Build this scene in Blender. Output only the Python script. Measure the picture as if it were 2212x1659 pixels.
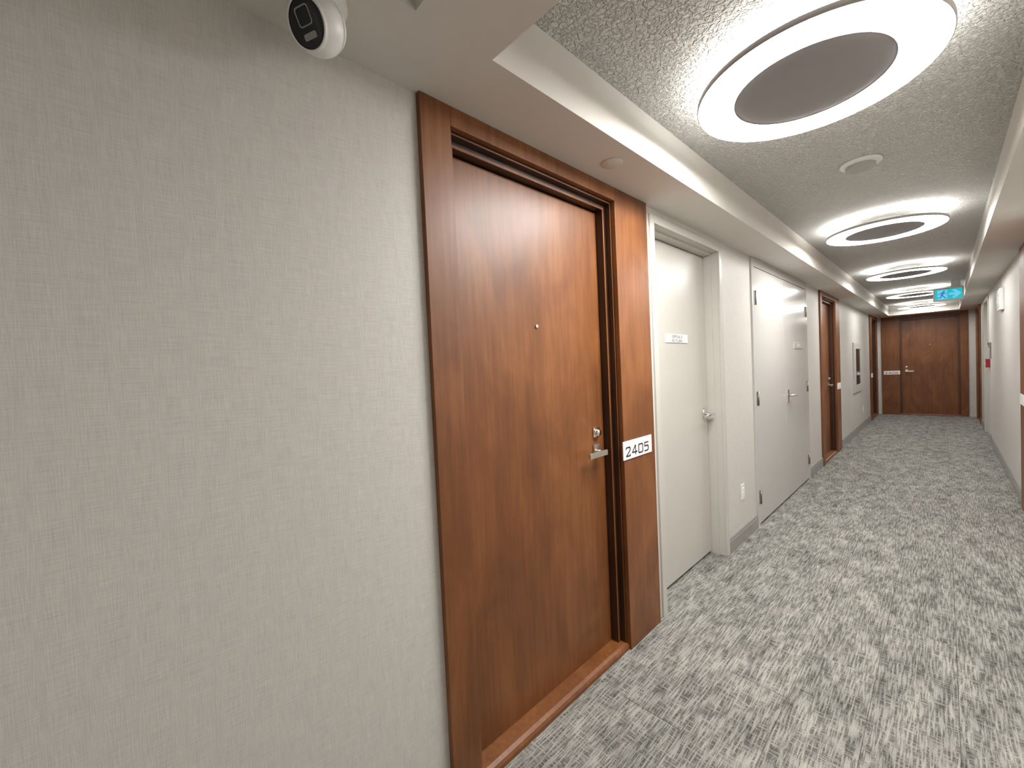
import bpy, bmesh, math, random
from mathutils import Matrix, Vector
random.seed(7)
for o in list(bpy.data.objects):
    bpy.data.objects.remove(o, do_unlink=True)
scene = bpy.context.scene
COL = scene.collection
PI = math.pi

# ------------------------------------------------------------------ camera
cam_data = bpy.data.cameras.new('camera')
cam = bpy.data.objects.new('camera', cam_data)
COL.objects.link(cam)
cam_data.sensor_fit = 'HORIZONTAL'
cam_data.sensor_width = 36.0
cam_data.lens = 895.631 / 2212 * 36.0
cam_data.clip_start = 0.02
RV = Vector((0.69169268, 0.72072649, -0.04598443))
UV = Vector((0.01044734, 0.05368094, 0.99850349))
FV = Vector((-0.7221164, 0.69113796, -0.02960104))
cam.matrix_world = Matrix(((RV.x, UV.x, -FV.x, 1.1244), (RV.y, UV.y, -FV.y, 0.0),
                           (RV.z, UV.z, -FV.z, 1.4253), (0, 0, 0, 1)))
scene.camera = cam

# ------------------------------------------------------------------ world, exposure
world = bpy.data.worlds.new('world')
scene.world = world
world.use_nodes = True
world.node_tree.nodes['Background'].inputs[0].default_value = (0.9, 0.93, 1.0, 1)
world.node_tree.nodes['Background'].inputs[1].default_value = 0.0
vs = scene.view_settings
vs.view_transform = 'Standard'
vs.look = 'None'
vs.gamma = 1.0
vs.use_curve_mapping = False
vs.exposure = 0.2
scene.cycles.max_bounces = 7
scene.cycles.diffuse_bounces = 5
scene.cycles.use_denoising = True
LAMP_DOWN = 52.0          # radiance of the lamps' lower rings
LAMP_UP = 16.0            # radiance of the lamps' upward glow rings
LAMP_COL = (1.0, 0.985, 0.955)

# ------------------------------------------------------------------ dimensions (metres)
W, L, H, HC = 1.608, 13.285, 2.30, 2.4983     # corridor width, end wall, soffit height, tray height
WL, WR = 0.2565, 0.2577                       # soffit widths
Y0, YE = 0.812, 12.80                         # tray start and end
YB = -4.2                                     # corridor goes on behind the camera

# ------------------------------------------------------------------ material helpers
def newmat(name):
    m = bpy.data.materials.new(name)
    m.use_nodes = True
    return m, m.node_tree.nodes, m.node_tree.links, m.node_tree.nodes['Principled BSDF']

def plain(name, col, rough=0.5, metal=0.0, spec=0.5, coat=0.0, noise=0.0, nscale=40):
    m, n, l, b = newmat(name)
    b.inputs['Base Color'].default_value = (*col, 1)
    b.inputs['Roughness'].default_value = rough
    b.inputs['Metallic'].default_value = metal
    b.inputs['Specular IOR Level'].default_value = spec
    b.inputs['Coat Weight'].default_value = coat
    if noise > 0:
        tc = n.new('ShaderNodeTexCoord')
        t = n.new('ShaderNodeTexNoise'); t.inputs['Scale'].default_value = nscale
        t.inputs['Detail'].default_value = 5
        r = n.new('ShaderNodeValToRGB')
        r.color_ramp.elements[0].position = 0.3; r.color_ramp.elements[1].position = 0.7
        r.color_ramp.elements[0].color = (*[c * (1 - noise) for c in col], 1)
        r.color_ramp.elements[1].color = (*[min(1, c * (1 + noise)) for c in col], 1)
        l.new(tc.outputs['Object'], t.inputs['Vector'])
        l.new(t.outputs['Fac'], r.inputs['Fac'])
        l.new(r.outputs['Color'], b.inputs['Base Color'])
    return m

def emit(name, col, strength):
    m, n, l, b = newmat(name)
    b.inputs['Base Color'].default_value = (0.8, 0.8, 0.8, 1)
    b.inputs['Emission Color'].default_value = (*col, 1)
    b.inputs['Emission Strength'].default_value = strength
    return m

def mapping(n, l, src, scale, loc=None):
    mp = n.new('ShaderNodeMapping')
    mp.inputs['Scale'].default_value = scale
    l.new(src, mp.inputs['Vector'])
    if loc is not None:
        l.new(loc, mp.inputs['Location'])
    return mp.outputs['Vector']

def noise(n, l, vec, scale=1.0, detail=3.0, rough=0.5, dist=0.0):
    t = n.new('ShaderNodeTexNoise')
    t.inputs['Scale'].default_value = scale
    t.inputs['Detail'].default_value = detail
    t.inputs['Roughness'].default_value = rough
    t.inputs['Distortion'].default_value = dist
    l.new(vec, t.inputs['Vector'])
    return t.outputs['Fac']

def math_node(n, l, op, a, b=None, clamp=False):
    k = n.new('ShaderNodeMath'); k.operation = op; k.use_clamp = clamp
    for i, v in enumerate((a, b)):
        if v is None: continue
        if isinstance(v, (int, float)): k.inputs[i].default_value = v
        else: l.new(v, k.inputs[i])
    return k.outputs[0]

def ramp(n, l, fac, stops):
    r = n.new('ShaderNodeValToRGB')
    e = r.color_ramp.elements
    while len(e) < len(stops): e.new(0.5)
    for i, (p, c) in enumerate(stops):
        e[i].position = p; e[i].color = (*c, 1)
    l.new(fac, r.inputs['Fac'])
    return r.outputs['Color']

def bump(n, l, height, strength, dist, b):
    k = n.new('ShaderNodeBump')
    k.inputs['Strength'].default_value = strength
    k.inputs['Distance'].default_value = dist
    l.new(height, k.inputs['Height'])
    l.new(k.outputs['Normal'], b.inputs['Normal'])

def wallpaper(name, col):
    m, n, l, b = newmat(name)
    g = n.new('ShaderNodeNewGeometry')
    p = g.outputs['Position']
    v = noise(n, l, mapping(n, l, p, (420, 420, 22)), 1, 2)       # upright threads
    h = noise(n, l, mapping(n, l, p, (16, 16, 420)), 1, 2)        # cross threads
    s = noise(n, l, mapping(n, l, p, (60, 60, 9)), 1, 4)          # slubs
    f = math_node(n, l, 'ADD', math_node(n, l, 'ADD', v, h), math_node(n, l, 'MULTIPLY', s, 0.5))
    f = math_node(n, l, 'MULTIPLY', f, 1 / 2.5)
    c = ramp(n, l, f, [(0.30, tuple(x * 0.84 for x in col)), (0.5, col), (0.70, tuple(min(1, x * 1.12) for x in col))])
    l.new(c, b.inputs['Base Color'])
    b.inputs['Roughness'].default_value = 0.5
    b.inputs['Specular IOR Level'].default_value = 0.35
    bump(n, l, math_node(n, l, 'ADD', v, h), 0.4, 0.001, b)
    return m

def wood(name, dark, mid, light, rough=0.46):
    m, n, l, b = newmat(name)
    tc = n.new('ShaderNodeTexCoord')
    oi = n.new('ShaderNodeObjectInfo')
    off = math_node(n, l, 'MULTIPLY', oi.outputs['Random'], 17.0)
    cx = n.new('ShaderNodeCombineXYZ'); l.new(off, cx.inputs[0]); l.new(off, cx.inputs[2])
    o = tc.outputs['Object']
    big = noise(n, l, mapping(n, l, o, (4.5, 4.5, 2.0), cx.outputs[0]), 1, 3, 0.55, 0.9)
    fine = noise(n, l, mapping(n, l, o, (48, 48, 2.6), cx.outputs[0]), 1, 3, 0.6, 0.5)
    pore = noise(n, l, mapping(n, l, o, (380, 380, 9), cx.outputs[0]), 1, 3, 0.6)
    f = math_node(n, l, 'ADD', math_node(n, l, 'MULTIPLY', big, 0.55), math_node(n, l, 'MULTIPLY', fine, 0.33))
    f = math_node(n, l, 'ADD', f, math_node(n, l, 'MULTIPLY', pore, 0.12))
    c = ramp(n, l, f, [(0.30, dark), (0.5, mid), (0.70, light)])
    l.new(c, b.inputs['Base Color'])
    b.inputs['Roughness'].default_value = rough
    b.inputs['Specular IOR Level'].default_value = 0.5
    b.inputs['Coat Weight'].default_value = 0.12
    b.inputs['Coat Roughness'].default_value = 0.3
    return m

def stipple(name, col):
    m, n, l, b = newmat(name)
    g = n.new('ShaderNodeNewGeometry')
    p = mapping(n, l, g.outputs['Position'], (1, 1, 1))
    a = noise(n, l, p, 70, 2, 0.55, 0.6)
    k = ramp(n, l, a, [(0.42, (0, 0, 0)), (0.60, (1, 1, 1))])
    fine = noise(n, l, p, 260, 2, 0.5)
    hgt = math_node(n, l, 'ADD', k, math_node(n, l, 'MULTIPLY', fine, 0.35))
    b.inputs['Base Color'].default_value = (*col, 1)
    b.inputs['Roughness'].default_value = 0.85
    bump(n, l, hgt, 1.0, 0.011, b)
    return m

def carpet(name):
    m, n, l, b = newmat(name)
    g = n.new('ShaderNodeNewGeometry')
    oi = n.new('ShaderNodeObjectInfo')
    off = math_node(n, l, 'MULTIPLY', oi.outputs['Random'], 9.0)
    cx = n.new('ShaderNodeCombineXYZ'); l.new(off, cx.inputs[0]); l.new(off, cx.inputs[1])
    p = g.outputs['Position']
    along = noise(n, l, mapping(n, l, p, (150, 10, 1), cx.outputs[0]), 1, 2, 0.55, 0.3)
    cross = noise(n, l, mapping(n, l, p, (14, 115, 1), cx.outputs[0]), 1, 2, 0.55, 0.2)
    patch = noise(n, l, mapping(n, l, p, (11, 4.5, 1), cx.outputs[0]), 1, 3, 0.6, 0.3)
    yarn = noise(n, l, mapping(n, l, p, (260, 260, 260)), 1, 1, 0.6)
    a = ramp(n, l, along, [(0.40, (0, 0, 0)), (0.58, (1, 1, 1))])          # dark dashes along the corridor
    c = ramp(n, l, cross, [(0.48, (0, 0, 0)), (0.60, (1, 1, 1))])          # pale cross threads cutting them
    t = math_node(n, l, 'MAXIMUM', a, math_node(n, l, 'MULTIPLY', c, 0.80))
    f = math_node(n, l, 'MULTIPLY', t, 0.42)
    f = math_node(n, l, 'ADD', f, math_node(n, l, 'MULTIPLY', patch, 0.75))
    f = math_node(n, l, 'ADD', f, math_node(n, l, 'MULTIPLY', math_node(n, l, 'SUBTRACT', yarn, 0.5), 0.55))
    f = math_node(n, l, 'ADD', f, math_node(n, l, 'MULTIPLY', math_node(n, l, 'SUBTRACT', oi.outputs['Random'], 0.5), 0.05))
    col = ramp(n, l, f, [(0.22, (0.055, 0.058, 0.052)), (0.46, (0.14, 0.14, 0.128)),
                         (0.70, (0.27, 0.265, 0.243)), (0.95, (0.43, 0.42, 0.385))])
    l.new(col, b.inputs['Base Color'])
    b.inputs['Roughness'].default_value = 0.95
    b.inputs['Specular IOR Level'].default_value = 0.1
    bump(n, l, yarn, 0.5, 0.004, b)
    return m

M = {}
M['wallpaper'] = wallpaper('wallpaper', (0.605, 0.582, 0.548))
M['soffit'] = plain('soffit_paint', (0.66, 0.635, 0.59), 0.75, noise=0.02, nscale=6)
M['stipple'] = stipple('stippled_ceiling_paint', (0.74, 0.735, 0.70))
M['carpet'] = carpet('woven_carpet')
M['floor'] = plain('screed', (0.10, 0.10, 0.09), 0.9, noise=0.1)
M['wood'] = wood('stained_veneer', (0.095, 0.029, 0.007), (0.178, 0.059, 0.014), (0.265, 0.101, 0.030))
M['wood_shaded'] = wood('shaded_veneer', (0.018, 0.007, 0.003), (0.036, 0.013, 0.006), (0.06, 0.024, 0.011), 0.35)  # darker copy of the veneer, with the jamb's shade in its colour
M['door_paint'] = plain('greige_door_paint', (0.535, 0.515, 0.472), 0.36, spec=0.3, noise=0.015, nscale=5)
M['closet_paint'] = plain('gloss_closet_paint', (0.53, 0.517, 0.495), 0.15, spec=0.22, noise=0.012, nscale=4)
M['base'] = plain('baseboard_paint', (0.285, 0.28, 0.265), 0.22, noise=0.02, nscale=10)
M['chrome'] = plain('polished_chrome', (0.80, 0.78, 0.76), 0.12, 1.0)
M['nickel'] = plain('satin_nickel', (0.72, 0.69, 0.63), 0.32, 1.0)
M['bronze'] = plain('aged_hinge_metal', (0.34, 0.32, 0.28), 0.4, 1.0)
M['white'] = plain('white_plastic', (0.78, 0.78, 0.76), 0.35, noise=0.01)
M['plate'] = plain('white_sign_plate', (0.93, 0.92, 0.89), 0.35, noise=0.01)
M['ink'] = plain('dark_print', (0.035, 0.025, 0.025), 0.5)
M['greyink'] = plain('grey_raised_letters', (0.17, 0.16, 0.15), 0.5)
M['black'] = plain('black_gloss', (0.006, 0.007, 0.008), 0.16)
M['greyring'] = plain('grey_ring', (0.30, 0.29, 0.28), 0.4)
M['gap'] = plain('dark_gap', (0.012, 0.010, 0.009), 0.8)  # near-black for the shade in door gaps, and for the camera seam
M['rim'] = plain('lamp_rim_paint', (0.36, 0.33, 0.32), 0.5)
M['lampplate'] = plain('lamp_centre_paint', (0.26, 0.25, 0.25), 0.55, noise=0.02, nscale=8)
LAMP_OUT = [1.28, 0.92, 0.64, 0.52, 0.46, 0.54]      # output of each lamp, nearest first; the last is the added one behind the viewer
for i, k in enumerate(LAMP_OUT):
    M['lampdown%d' % i] = emit('lamp_diffuser', LAMP_COL, LAMP_DOWN * k)
    M['lampup%d' % i] = emit('lamp_uplight', LAMP_COL, LAMP_UP)
M['red'] = plain('fire_red', (0.36, 0.012, 0.03), 0.35)
M['darkred'] = plain('dull_red', (0.17, 0.02, 0.03), 0.4)
M['hose'] = plain('canvas_hose', (0.55, 0.54, 0.50), 0.9, noise=0.1, nscale=120)
M['cabin'] = plain('cabinet_inside', (0.09, 0.095, 0.085), 0.6)
M['detector'] = plain('detector_grey', (0.40, 0.41, 0.38), 0.5)
M['cabpaint'] = plain('cabinet_paint', (0.54, 0.545, 0.53), 0.4, noise=0.01)
M['teal'] = emit('sign_teal', (0.0, 0.50, 0.52), 0.85)
M['pale'] = emit('sign_pale_blue', (0.16, 0.58, 0.92), 0.85)
M['deep'] = emit('sign_deep_blue', (0.02, 0.24, 0.46), 0.7)
for k in ('teal', 'pale', 'deep'):
    M[k].node_tree.nodes['Principled BSDF'].inputs['Base Color'].default_value = (0.02, 0.06, 0.08, 1)
mg, ng, lg, bg = newmat('window_glass')
bg.inputs['Transmission Weight'].default_value = 1.0
bg.inputs['Roughness'].default_value = 0.02
bg.inputs['IOR'].default_value = 1.12
bg.inputs['Base Color'].default_value = (0.95, 0.97, 0.96, 1)
M['glass'] = mg

# ------------------------------------------------------------------ mesh helpers
def box(bm, x0, x1, y0, y1, z0, z1, bev=0.0, seg=2):
    t = bmesh.new()
    r = bmesh.ops.create_cube(t, size=1.0)
    for v in t.verts:
        v.co = Vector((x0 + (v.co.x + .5) * (x1 - x0), y0 + (v.co.y + .5) * (y1 - y0), z0 + (v.co.z + .5) * (z1 - z0)))
    if bev > 0:
        bmesh.ops.bevel(t, geom=t.edges[:], offset=bev, segments=seg, profile=0.5, affect='EDGES')
    merge(bm, t)
    return bm

def merge(bm, t, mat=None):
    if mat is not None: bmesh.ops.transform(t, matrix=mat, verts=t.verts)
    me = bpy.data.meshes.new('tmp'); t.to_mesh(me); t.free()
    bm.from_mesh(me); bpy.data.meshes.remove(me)

def lathe(bm, prof, seg=48, mat=None, smooth=True):
    """profile of (radius, z) turned round the z axis"""
    t = bmesh.new(); rings = []
    for r, z in prof:
        if r < 1e-6: rings.append([t.verts.new((0, 0, z))])
        else: rings.append([t.verts.new((r * math.cos(2 * PI * i / seg), r * math.sin(2 * PI * i / seg), z)) for i in range(seg)])
    for a, b in zip(rings, rings[1:]):
        for i in range(seg):
            j = (i + 1) % seg
            if len(a) == 1 and len(b) == 1: continue
            if len(a) == 1: f = t.faces.new((a[0], b[j], b[i]))
            elif len(b) == 1: f = t.faces.new((a[i], a[j], b[0]))
            else: f = t.faces.new((a[i], a[j], b[j], b[i]))
            f.smooth = smooth
    bmesh.ops.recalc_face_normals(t, faces=t.faces)
    merge(bm, t, mat)
    return bm

def tube(bm, pts, rad, seg=10):
    t = bmesh.new(); pts = [Vector(p) for p in pts]; rings = []
    up0 = Vector((0, 0, 1))
    for i, p in enumerate(pts):
        d = (pts[min(i + 1, len(pts) - 1)] - pts[max(i - 1, 0)]).normalized()
        a = d.cross(up0 if abs(d.z) < 0.9 else Vector((1, 0, 0))).normalized(); c = d.cross(a)
        rr = rad[i] if isinstance(rad, (list, tuple)) else rad
        rings.append([t.verts.new(p + rr * (math.cos(2 * PI * k / seg) * a + math.sin(2 * PI * k / seg) * c)) for k in range(seg)])
    for a, b in zip(rings, rings[1:]):
        for k in range(seg):
            t.faces.new((a[k], a[(k + 1) % seg], b[(k + 1) % seg], b[k])).smooth = True
    t.faces.new(rings[0][::-1]); t.faces.new(rings[-1])
    bmesh.ops.recalc_face_normals(t, faces=t.faces)
    merge(bm, t)
    return bm

def prism(bm, poly, d0, d1, frame=None):
    """polygon in the local xz plane pushed through local y from d0 to d1"""
    t = bmesh.new()
    a = [t.verts.new((x, d0, z)) for x, z in poly]; b = [t.verts.new((x, d1, z)) for x, z in poly]
    t.faces.new(a); t.faces.new(b[::-1])
    for i in range(len(poly)):
        j = (i + 1) % len(poly)
        t.faces.new((a[i], b[i], b[j], a[j]))
    bmesh.ops.recalc_face_normals(t, faces=t.faces)
    merge(bm, t, frame)
    return bm

def stroke(bm, pts, w, d0, d1):
    """thick polyline lying in the local xz plane"""
    for (xa, za), (xb, zb) in zip(pts, pts[1:]):
        dx, dz = xb - xa, zb - za; n = math.hypot(dx, dz); dx, dz = dx / n, dz / n
        px, pz = -dz * w / 2, dx * w / 2; ex, ez = dx * w * .45, dz * w * .45
        prism(bm, [(xa - ex + px, za - ez + pz), (xb + ex + px, zb + ez + pz), (xb + ex - px, zb + ez - pz), (xa - ex - px, za - ez - pz)], d0, d1)

def obj(name, bm, mat, parent=None):
    me = bpy.data.meshes.new(name)
    bm.to_mesh(me); bm.free()
    me.materials.append(M[mat])
    o = bpy.data.objects.new(name, me)
    COL.objects.link(o)
    if parent: o.parent = parent
    return o

def tag(o, label=None, cat=None, group=None, kind=None):
    if label: o['label'] = label
    if cat: o['category'] = cat
    if group: o['group'] = group
    if kind: o['kind'] = kind
    return o

def empty(name, loc=(0, 0, 0), rz=0.0):
    o = bpy.data.objects.new(name, None)
    o.empty_display_size = 0.1
    o.location = loc; o.rotation_euler = (0, 0, rz)
    COL.objects.link(o)
    return o

def B(): return bmesh.new()
LEFT, RIGHT, END = PI / 2, -PI / 2, 0.0     # facing of things fixed to the walls: local -Y looks into the corridor

# ------------------------------------------------------------------ walls, floor, ceiling
def wall_mesh(bm, a0, a1, holes, fix, thick, axis):
    """wall along one axis from a0 to a1 with rectangular holes (h0, h1, z0, z1)"""
    def bx(u0, u1, z0, z1):
        if u1 - u0 < 1e-4 or z1 - z0 < 1e-4: return
        if axis == 'y': box(bm, min(fix, fix + thick), max(fix, fix + thick), u0, u1, z0, z1)
        else: box(bm, u0, u1, min(fix, fix + thick), max(fix, fix + thick), z0, z1)
    u = a0
    for h0, h1, z0, z1 in sorted(holes):
        bx(u, h0, 0, 2.62); bx(h0, h1, 0, z0); bx(h0, h1, z1, 2.62); u = h1
    bx(u, a1, 0, 2.62)
    return bm

UNIT = 1.398
holesL = [(0.82, 1.82, 0, 2.25), (2.20, 3.20, 0, 2.24), (3.94, 5.85, 0, 2.25), (6.74, 7.74, 0, 2.25),
          (9.62, 10.38, 0.855, 1.595), (12.108, 13.108, 0, 2.25)]
holesR = [(4.502, 5.502, 0, 2.25), (9.84, 10.91, 0, 2.24), (11.96, 12.96, 0, 2.25)]
holesE = [(0.381, 1.381, 0, 2.25)]
tag(obj('wall_left', wall_mesh(B(), YB, L, holesL, 0.0, -0.22, 'y'), 'wallpaper'), 'long grey-beige woven wallpaper wall with doors at left', 'wall', kind='structure')
tag(obj('wall_right', wall_mesh(B(), YB, L, holesR, W, 0.22, 'y'), 'wallpaper'), 'grey woven wallpaper wall at the right edge', 'wall', kind='structure')
tag(obj('wall_end', wall_mesh(B(), -0.22, W + 0.22, holesE, L, 0.22, 'x'), 'wallpaper'), 'narrow wall around the brown door at the corridor end', 'wall', kind='structure')
tag(obj('wall_back', wall_mesh(B(), -0.22, W + 0.22, [], YB, -0.22, 'x'), 'wallpaper'), 'wall closing the corridor behind the viewer', 'wall', kind='structure')

floor = tag(obj('floor', box(B(), -0.22, W + 0.22, YB - 0.2, L + 0.2, -0.12, -0.006), 'floor'), 'grey patterned carpet floor running down the corridor', 'floor', kind='structure')
# carpet planks, 25 cm by 1.037 m, staggered; those in view get edges of their own
PW, PL = 0.25, 1.037
bmp = B(); box(bmp, 0.0004, PW - 0.0004, 0.0004, PL - 0.0004, -0.006, 0.0, 0.0012, 1)
plank_me = bpy.data.meshes.new('carpet_plank'); bmp.to_mesh(plank_me); bmp.free(); plank_me.materials.append(M['carpet'])
stag = [0.0, 0.52, 0.30, 0.74, 0.12, 0.60, 0.35, 0.85]
for ci in range(8):
    x0 = 0.15 - PW + (ci - 1) * PW + 0.0
    s = (1.518 + (stag[ci] - stag[2]) * PL) % PL
    k = int(math.floor((YB - s) / PL))
    while s + k * PL < L + 0.1:
        o = bpy.data.objects.new('carpet_plank', plank_me)
        o.location = (x0 + 0.0, s + k * PL, random.uniform(-0.0006, 0.0))
        o.parent = floor
        COL.objects.link(o)
        k += 1

# ceiling: stippled tray ceiling with the soffit round it
ceil = tag(obj('ceiling', box(B(), 0.0, W, YB, L, HC, HC + 0.1), 'stipple'), 'stippled ceiling of the lit tray above the corridor', 'ceiling', kind='structure')
bm = B()
TY = -0.95                                   # short unlit tray above the viewer
box(bm, 0.0, WL, YB, L, H, HC)               # left strip
box(bm, W - WR, W, YB, L, H, HC)             # right strip
box(bm, WL, W - WR, YE, L, H, HC)
box(bm, WL, W - WR, 0.568, Y0, H, HC)
box(bm, WL, W - WR, YB, TY, H, HC)
obj('soffit', bm, 'soffit', ceil)

def baseboard(name, y0, y1, side, n):
    bm = B(); xw = 0.0 if side == 'left' else W; s = 1 if side == 'left' else -1
    prof = [(0, 0), (0.014, 0), (0.014, 0.088), (0.0115, 0.092), (0.0125, 0.097), (0.012, 0.108), (0.008, 0.116), (0.004, 0.119), (0, 0.119)]
    t = B()
    a = [t.verts.new((xw + s * u, y0, z)) for u, z in prof]; b = [t.verts.new((xw + s * u, y1, z)) for u, z in prof]
    t.faces.new(a); t.faces.new(b[::-1])
    for i in range(len(prof)):
        j = (i + 1) % len(prof); t.faces.new((a[i], b[i], b[j], a[j]))
    bmesh.ops.recalc_face_normals(t, faces=t.faces)
    return tag(obj(name, t, 'base'), n, 'baseboard', kind='structure')
baseboard('baseboard_left', YB, 0.72, 'left', 'grey baseboard before the nearest brown door')
baseboard('baseboard_left', 3.226, 3.896, 'left', 'short grey baseboard under the wall outlet beside the grey door')
baseboard('baseboard_left', 5.895, 6.64, 'left', 'short grey baseboard between the closet and the second brown door')
baseboard('baseboard_left', 8.038, 11.81, 'left', 'grey baseboard below the fire hose cabinet')
baseboard('baseboard_right', YB, 4.402, 'right', 'grey baseboard along the right wall beside the viewer')
baseboard('baseboard_right', 5.80, 9.82, 'right', 'grey baseboard along the right wall below the red pull station')
baseboard('baseboard_right', 10.93, 11.86, 'right', 'short grey baseboard by the far right door')

# ------------------------------------------------------------------ apartment door units (brown veneer)
def lever_square(bm, xs, mir, zc=1.015, yl=0.07):
    """squared bar lever on a square rose; xs = spindle along the wall, bar runs back over the leaf"""
    s = 1 if mir else -1
    box(bm, xs - .025, xs + .025, yl - .010, yl, zc - .002, zc + .048, 0.002)
    t = B(); lathe(t, [(0.0, 0), (0.010, 0), (0.010, 0.040), (0, 0.040)], 16, Matrix.Translation((xs, yl - 0.008, zc + 0.012)) @ Matrix.Rotation(PI / 2, 4, 'X'))
    merge(bm, t)
    a, b = sorted((xs - s * 0.020, xs + s * 0.122))
    box(bm, a, b, yl - .056, yl - .044, zc - .002, zc + .024, 0.0015)

def door_unit(name, loc, rz, mir, label, parts=True):
    root = empty(name, loc, rz)
    tag(root, label, 'door', kind='structure')
    U = (lambda u: UNIT - u) if mir else (lambda u: u)
    def bx(bm, u0, u1, y0, y1, z0, z1, bev=0.0):
        a, b = sorted((U(u0), U(u1))); box(bm, a, b, y0, y1, z0, z1, bev); return bm
    cf, ci = -0.02, 0.004                                       # casing front and back (front is local -y)
    obj('narrow_casing', bx(B(), 0, .114, cf, ci, 0, H - .001, .0012), 'wood', root)
    obj('sign_panel_casing', bx(B(), 1.084, UNIT, cf, ci, 0, H - .001, .0012), 'wood', root)
    obj('head_casing', bx(B(), .114, 1.084, cf, ci, 2.235, H - .001, .0012), 'wood', root)
    # stepped jamb: two rebates down to the leaf
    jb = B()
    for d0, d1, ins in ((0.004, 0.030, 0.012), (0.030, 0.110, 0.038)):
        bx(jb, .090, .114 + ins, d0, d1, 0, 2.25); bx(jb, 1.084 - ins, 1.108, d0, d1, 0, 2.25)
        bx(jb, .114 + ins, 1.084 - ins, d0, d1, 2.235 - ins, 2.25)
    obj('jamb', jb, 'wood_shaded', root)  # shade of the recess is in the dark wood colour
    # lighter strips on the two step faces, their light put into the colour
    be = B()
    for d, ins, w in ((0.0042, 0.012, 0.004), (0.0300, 0.038, 0.010)):
        bx(be, .114 + ins - w, .114 + ins, d - .002, d, .03, 2.235 - ins + w); bx(be, 1.084 - ins, 1.084 - ins + w, d - .002, d, .03, 2.235 - ins + w)
        bx(be, .114 + ins, 1.084 - ins, d - .002, d, 2.235 - ins, 2.235 - ins + w)
    obj('jamb_lit_strip', be, 'wood', root)
    leaf = obj('door_leaf', bx(B(), .155, 1.043, .068, .112, .012, 2.192, .001), 'wood', root)
    # near-black sheet behind the leaf, painting the shade of the gaps
    obj('gap_shade_sheet', bx(B(), .10, 1.10, .112, .13, 0, 2.25), 'gap', root)
    # threshold, gently sloped to the front edge
    t = B(); a, b = sorted((U(.116), U(1.082)))
    v = [(0.070, 0.0), (0.070, 0.034), (0.010, 0.032), (-0.004, 0.026), (-0.010, 0.016), (-0.010, 0.0)]
    A = [t.verts.new((a, y, z)) for y, z in v]; Bv = [t.verts.new((b, y, z)) for y, z in v]
    t.faces.new(A); t.faces.new(Bv[::-1])
    for i in range(len(v)):
        j = (i + 1) % len(v); t.faces.new((A[i], Bv[i], Bv[j], A[j]))
    bmesh.ops.recalc_face_normals(t, faces=t.faces)
    obj('threshold', t, 'wood', root)
    if parts:
        bm = B(); lever_square(bm, U(.970 + .002), mir, 1.003, .068); tag(obj('lever_handle', bm, 'nickel', leaf), 'satin squared bar lever')
        bm = B(); xc = U(.974)
        box(bm, xc - .024, xc + .024, .060, .068, 1.085, 1.133, .002)
        lathe(bm, [(0, 0), (.017, 0), (.017, .012), (.014, .018), (0, .018)], 24, Matrix.Translation((xc, .061, 1.109)) @ Matrix.Rotation(PI / 2, 4, 'X'))
        obj('deadbolt', bm, 'chrome', leaf)
        bm = B(); lathe(bm, [(0, .0), (.0085, 0), (.0085, .004), (.005, .006), (0, .0045)], 20, Matrix.Translation((U(.580), .068, 1.611)) @ Matrix.Rotation(PI / 2, 4, 'X'))
        obj('peephole', bm, 'nickel', leaf)
    return root

door_unit('door_1', (0, .72, 0), LEFT, False, 'brown wood apartment door beside the white 2405 number sign, nearest the viewer')
door_unit('door_4', (0, 6.64, 0), LEFT, False, 'brown wood apartment door between the grey closet and the fire hose cabinet')
door_unit('door_5', (0, 11.81, 0), LEFT, True, 'brown wood door on the left wall, last before the corridor end')
door_unit('door_6', (.083, L, 0), END, True, 'dark brown wood door facing the viewer at the corridor end')
door_unit('door_7', (W, 13.258, 0), RIGHT, True, 'dark brown wood door far down the right wall')
door_unit('door_9', (W, 5.80, 0), RIGHT, True, 'brown wood door cut off by the right edge of the picture')

# ------------------------------------------------------------------ room number signs
GLYPH = {
 '2': [[(0, .84), (.08, .97), (.25, 1), (.72, 1), (.84, .93), (.86, .72), (.78, .58), (.10, .06), (.06, 0), (.86, 0), (.86, .14)]],
 '4': [[(.70, 0), (.70, 1), (.62, 1), (0, .30), (0, .26), (1, .26)]],
 '0': [[(.14, 0), (.84, 0), (.95, .10), (.95, .90), (.84, 1), (.14, 1), (.03, .90), (.03, .10), (.14, 0)]],
 '5': [[(.88, 1), (.08, 1), (.06, .58), (.70, .60), (.88, .52), (.92, .30), (.86, .08), (.70, 0), (.06, 0)]],
 '8': [[(.16, 0), (.82, 0), (.94, .10), (.94, .42), (.82, .52), (.16, .52), (.04, .42), (.04, .10), (.16, 0)], [(.16, .52), (.12, .62), (.12, .90), (.22, 1), (.78, 1), (.88, .90), (.88, .62), (.82, .52)]],
}
def number_sign(loc, rz, text, label, w=.285, h=.092):
    root = empty('room_number_sign', loc, rz)
    tag(root, label, 'sign', 'room number signs')
    obj('plate', box(B(), 0, w, -.005, 0, 0, h, .0008), 'plate', root)
    if text:
        bm = B(); gw, gh, pitch = .044, .043, .0605
        x0 = .024
        for i, ch in enumerate(text):
            for st in GLYPH[ch]:
                stroke(bm, [(x0 + i * pitch + a * gw, .017 + b * gh) for a, b in st], .0066, -.0062, -.0048)
        obj('number', bm, 'ink', root)
    return root
number_sign((.02, 1.791, .960), LEFT, '2405', 'white sign numbered 2405 on the brown panel beside the nearest door')
number_sign((.02, 6.64 + 1.084, .940), LEFT, '', 'small white sign on the brown door casing beside the fire hose cabinet')
number_sign((.02, 11.83, .935), LEFT, '', 'tiny white sign on the last brown door of the left wall')
number_sign((.118, L - .02, .945), END, '2408', 'white sign numbered 2408 on the brown door at the corridor end', h=.088)
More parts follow.
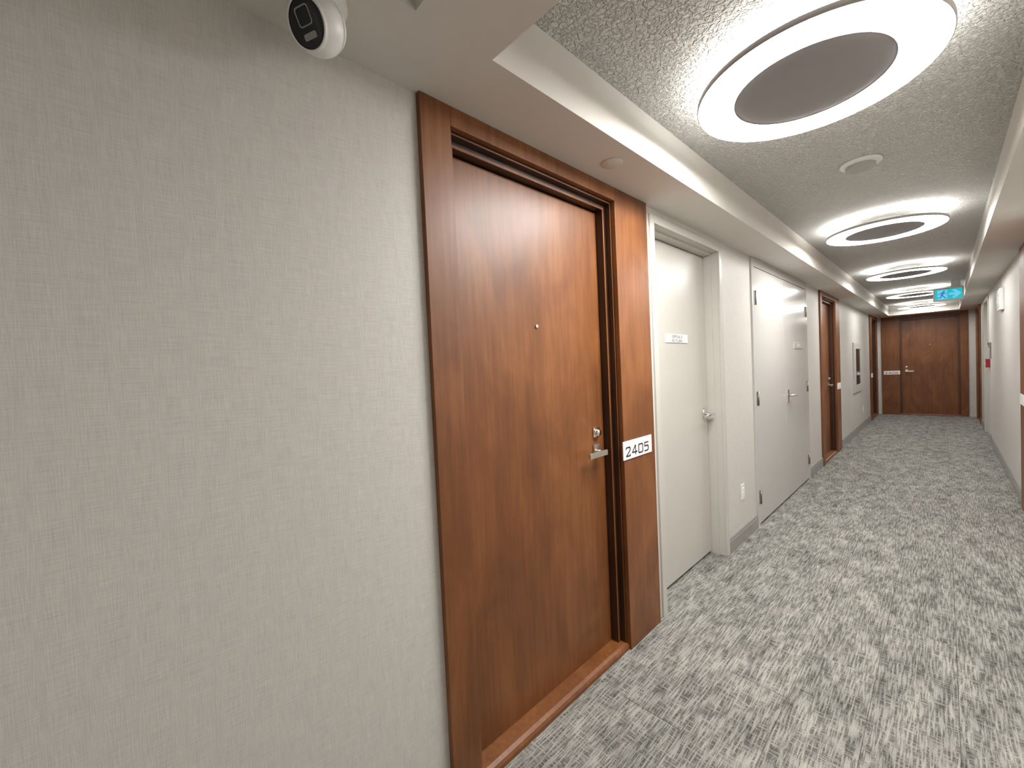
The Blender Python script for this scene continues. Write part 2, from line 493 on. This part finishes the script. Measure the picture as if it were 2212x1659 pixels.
number_sign((W - .02, 5.785, .935), RIGHT, '', 'white sign on the brown door at the right picture edge')

# ------------------------------------------------------------------ grey metal doors
def metal_door(name, loc, rz, w, label, lever_side, depth=.10):
    """frame opening from local x = 0 to w"""
    root = empty(name, loc, rz); tag(root, label, 'door', kind='structure')
    hh = 2.218
    fr = B()
    for a, b in ((-.048, 0), (w, w + .048)): box(fr, a, b, -.012, .002, 0, hh + .045, .002)
    box(fr, 0, w, -.012, .002, hh, hh + .045, .002)
    # jamb with a stop
    box(fr, -.03, 0, .002, depth * .45, 0, hh + .02); box(fr, w, w + .03, .002, depth * .45, 0, hh + .02); box(fr, 0, w, .002, depth * .45, hh, hh + .02)
    box(fr, -.03, .009, depth * .45, depth + .05, 0, hh + .02); box(fr, w - .009, w + .03, depth * .45, depth + .05, 0, hh + .02); box(fr, .010, w - .010, depth * .45, depth + .05, hh - .014, hh + .02)
    obj('door_frame', fr, 'door_paint', root)
    leaf = obj('door_leaf', box(B(), .0150, w - .0150, depth, depth + .045, .019, hh - .020, .0012), 'door_paint', root)
    obj('gap_shade_sheet', box(B(), 0, w, depth + .05, depth + .07, 0, hh), 'gap', root)  # black sheet painting the shade in the gaps round the leaf
    s = -1 if lever_side == 'high' else 1
    xc = w - .062 if lever_side == 'high' else .062
    bm = B()
    T = Matrix.Translation((xc, depth, 1.050)) @ Matrix.Rotation(PI / 2, 4, 'X')
    lathe(bm, [(0, .010), (.022, .012), (.034, .009), (.038, .004), (.038, 0), (0, 0)][::-1], 32, T @ Matrix.Scale(1.35, 4, (0, 1, 0)))
    lathe(bm, [(0, 0), (.012, 0), (.011, .055), (0, .055)], 20, T)
    n = 9; pts = []; rad = []
    for i in range(n):
        k = i / (n - 1)
        pts.append((xc + s * (-.012 + .135 * k), depth - .058 - .006 * math.sin(k * PI), 1.050 + .004 * math.sin(k * PI * 1.2)))
        rad.append(.0115 - .003 * k)
    tb = B(); tube(tb, pts, rad, 12)
    merge(bm, tb)
    obj('lever_handle', bm, 'chrome', leaf)
    return root
metal_door('door_2', (0, 2.220, 0), LEFT, .957, 'pale grey metal door with a chrome lever beside the brown 2405 panel', 'high')
metal_door('door_8', (W, 10.88, 0), RIGHT, 1.01, 'recessed grey door on the right wall beyond the red pull station', 'low', .12)

# closet with a pair of glossy doors
root = empty('door_3', (0, 3.896, 0), LEFT)
tag(root, 'pair of tall glossy grey closet doors between the outlet and the second brown door', 'door', kind='structure')
CW = 1.995
fr = B()
box(fr, 0, .058, -.014, .06, 0, H - .002, .002); box(fr, CW - .058, CW, -.014, .06, 0, H - .002, .002)
box(fr, .058, CW - .058, -.014, .06, 2.224, H - .002, .002)
obj('door_frame', fr, 'closet_paint', root)
mid = .988
def hinge(parent, xc, zc):
    bm = B()
    box(bm, xc - .030, xc + .030, -.0185, -.0125, zc - .058, zc + .058, .0008)
    t = B(); lathe(t, [(0, -.060), (.0055, -.060), (.0055, .060), (0, .060)], 12, Matrix.Translation((xc, -.0205, zc))); merge(bm, t)
    obj('hinge', bm, 'bronze', parent)
for i, (a, b) in enumerate(((.061, mid - .004), (mid + .004, CW - .061))):
    leaf = obj('door_leaf', box(B(), a, b, -.013, .03, .021, 2.219, .0015), 'closet_paint', root)
    for z in (1.96, 1.10, .25): hinge(leaf, a + .012 if i == 0 else b - .012, z)
    if i == 1:
        bm = B(); xc = a + .068
        box(bm, xc - .026, xc + .026, -.021, -.013, .985, 1.115, .004)
        lathe(bm, [(0, 0), (.011, 0), (.011, .05), (0, .05)], 16, Matrix.Translation((xc, -.02, 1.055)) @ Matrix.Rotation(PI / 2, 4, 'X'))
        tb = B(); tube(tb, [(xc - .006, -.068, 1.055), (xc + .05, -.072, 1.055), (xc + .112, -.066, 1.052)], [.010, .009, .007], 12); merge(bm, tb)
        obj('lever_handle', bm, 'chrome', leaf)
obj('gap_shade_sheet', box(B(), .05, CW - .05, .035, .05, 0, 2.23), 'gap', root)  # black sheet behind both leaves, standing for shade in their gaps

# lettered plaque on the grey door
def text_mesh(name, body, size, mat, parent, loc, depth=.0006):
    cu = bpy.data.curves.new('tmp_text', 'FONT'); cu.body = body; cu.size = size; cu.extrude = depth
    cu.align_x = 'CENTER'; cu.resolution_u = 3; cu.space_line = 0.92
    to = bpy.data.objects.new('tmp_text', cu); COL.objects.link(to)
    dg = bpy.context.evaluated_depsgraph_get()
    me = bpy.data.meshes.new_from_object(to.evaluated_get(dg))
    bpy.data.objects.remove(to, do_unlink=True); bpy.data.curves.remove(cu)
    me.name = name; me.materials.clear(); me.materials.append(M[mat])
    o = bpy.data.objects.new(name, me); COL.objects.link(o)
    o.parent = parent; o.location = loc; o.rotation_euler = (PI / 2, 0, 0)
    return o
root = empty('door_plaque', (-.10, 2.533, 1.566), LEFT)
tag(root, 'small pale plaque reading DISPOSAL & RECYCLING on the grey door', 'sign')
obj('plate', box(B(), 0, .320, -.006, 0, 0, .054, .0012), 'plate', root)
text_mesh('lettering', 'DISPOSAL &\nRECYCLING', .028, 'greyink', root, (.160, -.0063, .0300))
root = empty('closet_plaque', (.013, 5.245, 1.534), LEFT)
tag(root, 'small blank-looking pale plaque on the right closet door', 'sign')
obj('plate', box(B(), 0, .36, -.006, 0, 0, .062, .0012), 'closet_paint', root)
obj('grey_panel', box(B(), .10, .27, -.0066, -.005, .022, .052, .0003), 'cabpaint', root)  # plain grey panel standing for illegible lettering

# ------------------------------------------------------------------ wall outlets
def outlet(loc, rz, label):
    root = empty('wall_outlet', loc, rz); tag(root, label, 'outlet', 'wall outlets')
    obj('cover_plate', box(B(), 0, .078, -.006, 0, 0, .122, .0025), 'white', root)
    ins = obj('socket_insert', box(B(), .022, .056, -.0085, -.005, .027, .095, .0012), 'plate', root)
    bm = B()
    for zc in (.044, .078):
        for dx in (-.006, .006): box(bm, .039 + dx - .0012, .039 + dx + .0012, -.0088, -.0083, zc - .004, zc + .004)
        box(bm, .037, .041, -.0088, -.0083, zc - .012, zc - .008)
    obj('socket_slot', bm, 'ink', ins)
outlet((0, 3.518, .326), LEFT, 'white wall outlet low beside the grey disposal door')
outlet((0, 10.62, .312), LEFT, 'white wall outlet low below the fire hose cabinet')

# ------------------------------------------------------------------ fire hose cabinet
root = empty('fire_hose_cabinet', (0, 9.42, .765), LEFT)
tag(root, 'grey fire hose cabinet with a tall window in the left wall', 'cabinet')
bm = B()
box(bm, .205, .955, .190, .20, .095, .83); box(bm, .205, .215, 0, .19, .095, .83); box(bm, .945, .955, 0, .19, .095, .83)
box(bm, .215, .945, 0, .19, .095, .105); box(bm, .215, .945, 0, .19, .82, .83)
obj('cabinet_box', bm, 'cabin', root)
bm = B()
box(bm, 0, .245, -.022, .0, 0, .90, .002); box(bm, .905, 1.0, -.022, .0, 0, .90, .002)
box(bm, .245, .905, -.022, .0, 0, .128, .002); box(bm, .245, .905, -.022, .0, .788, .90, .002)
door = obj('cabinet_door', bm, 'cabpaint', root)
obj('glass_pane', box(B(), .24, .91, -.010, -.006, .12, .795), 'glass', door)
obj('pull_handle', box(B(), .30, .58, -.040, -.028, .318, .338, .003), 'white', door)
root = empty('fire_hose', (0, 9.42, .765), LEFT)
tag(root, 'pale folded fire hose with a red valve inside the wall cabinet', 'fire hose')
bm = B()
for i in range(6):
    x = .30 + i * .062
    tube(bm, [(x, .10, .22), (x, .10, .66), (x + .015, .10, .69), (x + .031, .10, .66), (x + .031, .10, .22)], .0145, 8)
obj('hose_fold', bm, 'hose', root)
bm = B(); lathe(bm, [(0, -.02), (.075, -.02), (.085, 0), (.075, .02), (0, .02)], 24, Matrix.Translation((.50, .09, .742)) @ Matrix.Rotation(PI / 2, 4, 'X'))
box(bm, .27, .88, .06, .13, .705, .725)
obj('valve', bm, 'darkred', root)
bm = B(); tube(bm, [(.72, .10, .60), (.72, .10, .42), (.72, .10, .33)], [.022, .016, .028], 12)
obj('nozzle', bm, 'black', root)

# ------------------------------------------------------------------ right wall: pull station, dark bracket, alarm box
root = empty('fire_pull_station', (W, 9.76, 1.155), RIGHT)
tag(root, 'red fire alarm pull station on the right wall', 'fire alarm')
body = obj('housing', box(B(), 0, .10, -.045, 0, 0, .13, .004), 'red', root)
obj('pull_bar', box(B(), .018, .082, -.054, -.044, .045, .07, .003), 'white', root)
root = empty('wall_bracket', (W, 9.50, 1.29), RIGHT)
tag(root, 'slim dark wall bracket with a bright stud above the red pull station', 'bracket')
bm = B()
box(bm, 0, .055, -.016, 0, 0, .18, .004); box(bm, -.004, .059, -.030, 0, .17, .245, .008)
obj('back_plate', bm, 'greyring', root)
bm = B(); lathe(bm, [(0, .014), (.010, .012), (.013, .004), (.013, 0), (0, 0)][::-1], 20, Matrix.Translation((.028, -.030, .190)) @ Matrix.Rotation(PI / 2, 4, 'X'))
obj('stud', bm, 'chrome', root)
obj('cap', box(B(), -.002, .057, -.034, -.028, .205, .243, .002), 'darkred', root)
root = empty('alarm_box', (W, 7.80, 1.885), RIGHT)
tag(root, 'white rectangular alarm box high on the right wall', 'alarm')
obj('housing', box(B(), 0, .34, -.034, 0, 0, .25, .006), 'white', root)
bm = B()
box(bm, .03, .31, -.036, -.033, .03, .22, .002)
obj('grille_panel', bm, 'cabpaint', root)
for i in range(6):
    obj('slat', box(B(), .045, .295, -.040, -.035, .048 + i * .028, .060 + i * .028, .0015), 'white', root)

# ------------------------------------------------------------------ ceiling lights
def ceiling_light(loc, label, ceil_z, idx, group='round ring ceiling lights'):
    root = empty('ceiling_light', loc); tag(root, label, 'ceiling light', group)
    g = ceil_z - loc[2]
    R0, R1 = .237, .361
    obj('diffuser_ring', lathe(B(), [(R0, .0045), (R0, 0), (R1, 0), (R1, .0045)], 96, smooth=False), 'lampdown%d' % idx, root)
    obj('rim', lathe(B(), [(R1, .003), (R1 + .0005, -.002), (R1 + .003, -.002), (R1 + .004, 0), (R1 + .004, .016), (R1 - .002, .017), (R1 - .002, .006), (R1, .003)], 96), 'rim', root)
    obj('centre_plate', lathe(B(), [(0, .003), (R0 - .004, .003), (R0 - .001, .0005), (R0, .0005), (R0, .008), (0, .008)], 96, smooth=False), 'lampplate', root)
    obj('back_plate', lathe(B(), [(0, .009), (R1 + .002, .009), (R1 + .002, .014), (0, .014)], 96, smooth=False), 'rim', root)
    obj('uplight_ring', lathe(B(), [(.29, .0155), (.345, .0155)], 96, smooth=False), 'lampup%d' % idx, root)
    obj('canopy', lathe(B(), [(.11, .014), (.11, g), (.0, g)], 48), 'white', root)
    return root
order = ['nearest', 'second nearest', 'third nearest', 'second farthest', 'farthest']
for i in range(5):
    ceiling_light((.797, 1.855 + 2.632 * i, 2.402), 'glowing white ring ceiling light with a grey centre, %s of five' % order[i], HC, i)
# added ring light, unseen behind the viewer, to brighten the left wall
ceiling_light((.85, -2.1, 2.21), 'added unseen ring light behind the viewer, brightening the left wall', H, 5)

# ------------------------------------------------------------------ smoke detector, sprinklers
root = empty('smoke_detector', (.812, 3.06, HC)); tag(root, 'round off-white smoke detector on the stippled ceiling behind the nearest light', 'smoke detector')
obj('base', lathe(B(), [(0, 0), (.094, 0), (.094, -.008), (.086, -.013), (.070, -.016), (0, -.016)], 48), 'white', root)
obj('sensor_dome', lathe(B(), [(.066, -.014), (.066, -.026), (.058, -.036), (.040, -.040), (0, -.041)], 48), 'detector', root)
def cover(loc, r, label):
    root = empty('sprinkler_cover', loc); tag(root, label, 'sprinkler cover', 'flat sprinkler covers')
    obj('plate', lathe(B(), [(0, -.005), (r - .002, -.005), (r, -.003), (r, -.001), (r - .004, 0), (0, 0)], 40), 'soffit', root)
cover((.146, 1.590, H), .047, 'round flat sprinkler cover on the soffit above the nearest brown door')
cover((.150, 6.250, H), .047, 'round flat sprinkler cover on the soffit by the second brown door')
root = empty('ceiling_sprinkler', (.786, 8.40, HC)); tag(root, 'small white sprinkler head on the ceiling behind the third light', 'sprinkler')
obj('escutcheon', lathe(B(), [(0, 0), (.038, 0), (.036, -.006), (.016, -.010), (0, -.010)], 32), 'white', root)
obj('deflector', lathe(B(), [(.007, -.008), (.006, -.034), (.020, -.036), (.020, -.039), (0, -.039)], 24), 'chrome', root)

# ------------------------------------------------------------------ exit sign
root = empty('exit_sign', (1.014, 9.15, 2.198)); tag(root, 'teal and blue running man exit sign with an arrow, hanging under the ceiling', 'exit sign')
ew, eh = .322, .190
obj('housing', box(B(), 0, ew, 0, .045, 0, eh, .004), 'white', root)
obj('canopy', box(B(), .19, .29, .008, .037, eh, HC - 2.198, .002), 'white', root)
face = obj('teal_panel', box(B(), .020, ew - .020, -.003, .001, .022, eh - .020), 'teal', root)
obj('pale_panel', box(B(), .046, .150, -.0042, -.002, .026, eh - .026), 'pale', root)
bm = B()                                                        # arrow
cx, cz = .230, .096
prism(bm, [(cx + .068, cz), (cx + .004, cz + .060), (cx - .034, cz + .060), (cx + .004, cz + .016), (cx - .062, cz + .016), (cx - .062, cz - .016), (cx + .004, cz - .016), (cx - .034, cz - .060), (cx + .004, cz - .060)], -.0046, -.002)
obj('arrow', bm, 'pale', root)
bm = B()                                                        # running figure
fx, fz = .098, .096
lathe(bm, [(0, 0), (.011, 0), (.011, .002), (0, .002)], 20, Matrix.Translation((fx + .018, -.0032, fz + .048)) @ Matrix.Rotation(PI / 2, 4, 'X'))
stroke(bm, [(fx + .008, fz + .028), (fx - .006, fz - .008)], .024, -.0052, -.004)
stroke(bm, [(fx + .008, fz + .030), (fx - .022, fz + .022), (fx - .040, fz + .004)], .009, -.0052, -.004)
stroke(bm, [(fx + .012, fz + .028), (fx + .028, fz + .012), (fx + .046, fz + .012)], .009, -.0052, -.004)
stroke(bm, [(fx - .004, fz - .010), (fx + .014, fz - .032), (fx + .032, fz - .058)], .012, -.0052, -.004)
stroke(bm, [(fx - .006, fz - .010), (fx - .018, fz - .044), (fx - .044, fz - .046)], .012, -.0052, -.004)
obj('running_figure', bm, 'deep', root)

# ------------------------------------------------------------------ security camera on the soffit
root = empty('security_camera', (.139, .385, H)); tag(root, 'white turret security camera with a black face under the soffit', 'security camera')
obj('base_ring', lathe(B(), [(0, 0), (.058, 0), (.062, -.004), (.062, -.016), (.058, -.026), (.048, -.032), (0, -.032)], 48), 'white', root)
n = Vector((0.34, -0.80, -0.50)).normalized()
q = n.to_track_quat('Z', 'Y').to_matrix().to_4x4()
T = Matrix.Translation((0.0, -.004, -.062)) @ q @ Matrix.Scale(1.16, 4)
prof = []
rb = .052
for i in range(0, 25):
    a = -PI / 2 + (PI / 2 + .62) * i / 24
    prof.append((max(0, rb * math.cos(a)), rb * math.sin(a)))
prof += [(.043, .0335), (.041, .0345), (.0395, .0335)]
ball = obj('ball_housing', lathe(B(), prof, 48, T), 'white', root)
obj('black_face', lathe(B(), [(0, .0345), (.020, .0343), (.036, .0335), (.0400, .0325), (.0400, .030), (0, .030)], 48, T), 'black', root)
obj('housing_seam', lathe(B(), [(math.sqrt(max(0, (rb + .0003) ** 2 - z * z)), z) for z in (-.0128, -.0118)], 64, T), 'gap', root)
def roundrect(w, h, r, k=6):
    pts = []
    for cx, cy, a0 in ((w - r, h - r, 0), (-w + r, h - r, PI / 2), (-w + r, -h + r, PI), (w - r, -h + r, 1.5 * PI)):
        for i in range(k + 1):
            a = a0 + PI / 2 * i / k
            pts.append((cx + r * math.cos(a), cy + r * math.sin(a)))
    return pts
def face_frame(zrot):
    # local frame: y along the lens axis, z up the face
    side = n.cross(Vector((0, 0, 1))).normalized(); upv = side.cross(n).normalized()
    m = Matrix(((side.x, -n.x, upv.x, 0), (side.y, -n.y, upv.y, 0), (side.z, -n.z, upv.z, 0), (0, 0, 0, 1)))
    return Matrix.Translation((0.0, -.004, -.062)) @ m @ Matrix.Rotation(zrot, 4, 'Y') @ Matrix.Scale(1.16, 4)
FF = face_frame(0.0)
bm = B(); outer = roundrect(.0165, .0155, .006); inner = roundrect(.0145, .0135, .005)
t = B(); dz = .011
oa = [t.verts.new((x, -.0349, z + dz)) for x, z in outer]; ia = [t.verts.new((x, -.0349, z + dz)) for x, z in inner]
ob_ = [t.verts.new((x, -.0335, z + dz)) for x, z in outer]; ib = [t.verts.new((x, -.0335, z + dz)) for x, z in inner]
for i in range(len(outer)):
    j = (i + 1) % len(outer)
    t.faces.new((oa[i], oa[j], ia[j], ia[i])); t.faces.new((oa[i], ob_[i], ob_[j], oa[j])); t.faces.new((ia[i], ia[j], ib[j], ib[i]))
bmesh.ops.recalc_face_normals(t, faces=t.faces)
merge(bm, t, FF)
obj('lens_frame', bm, 'greyring', root)
bm = B(); prism(bm, [(x, z - .0195) for x, z in roundrect(.0150, .0052, .003)], -.0350, -.0335, FF)
obj('infrared_window', bm, 'greyring', root)
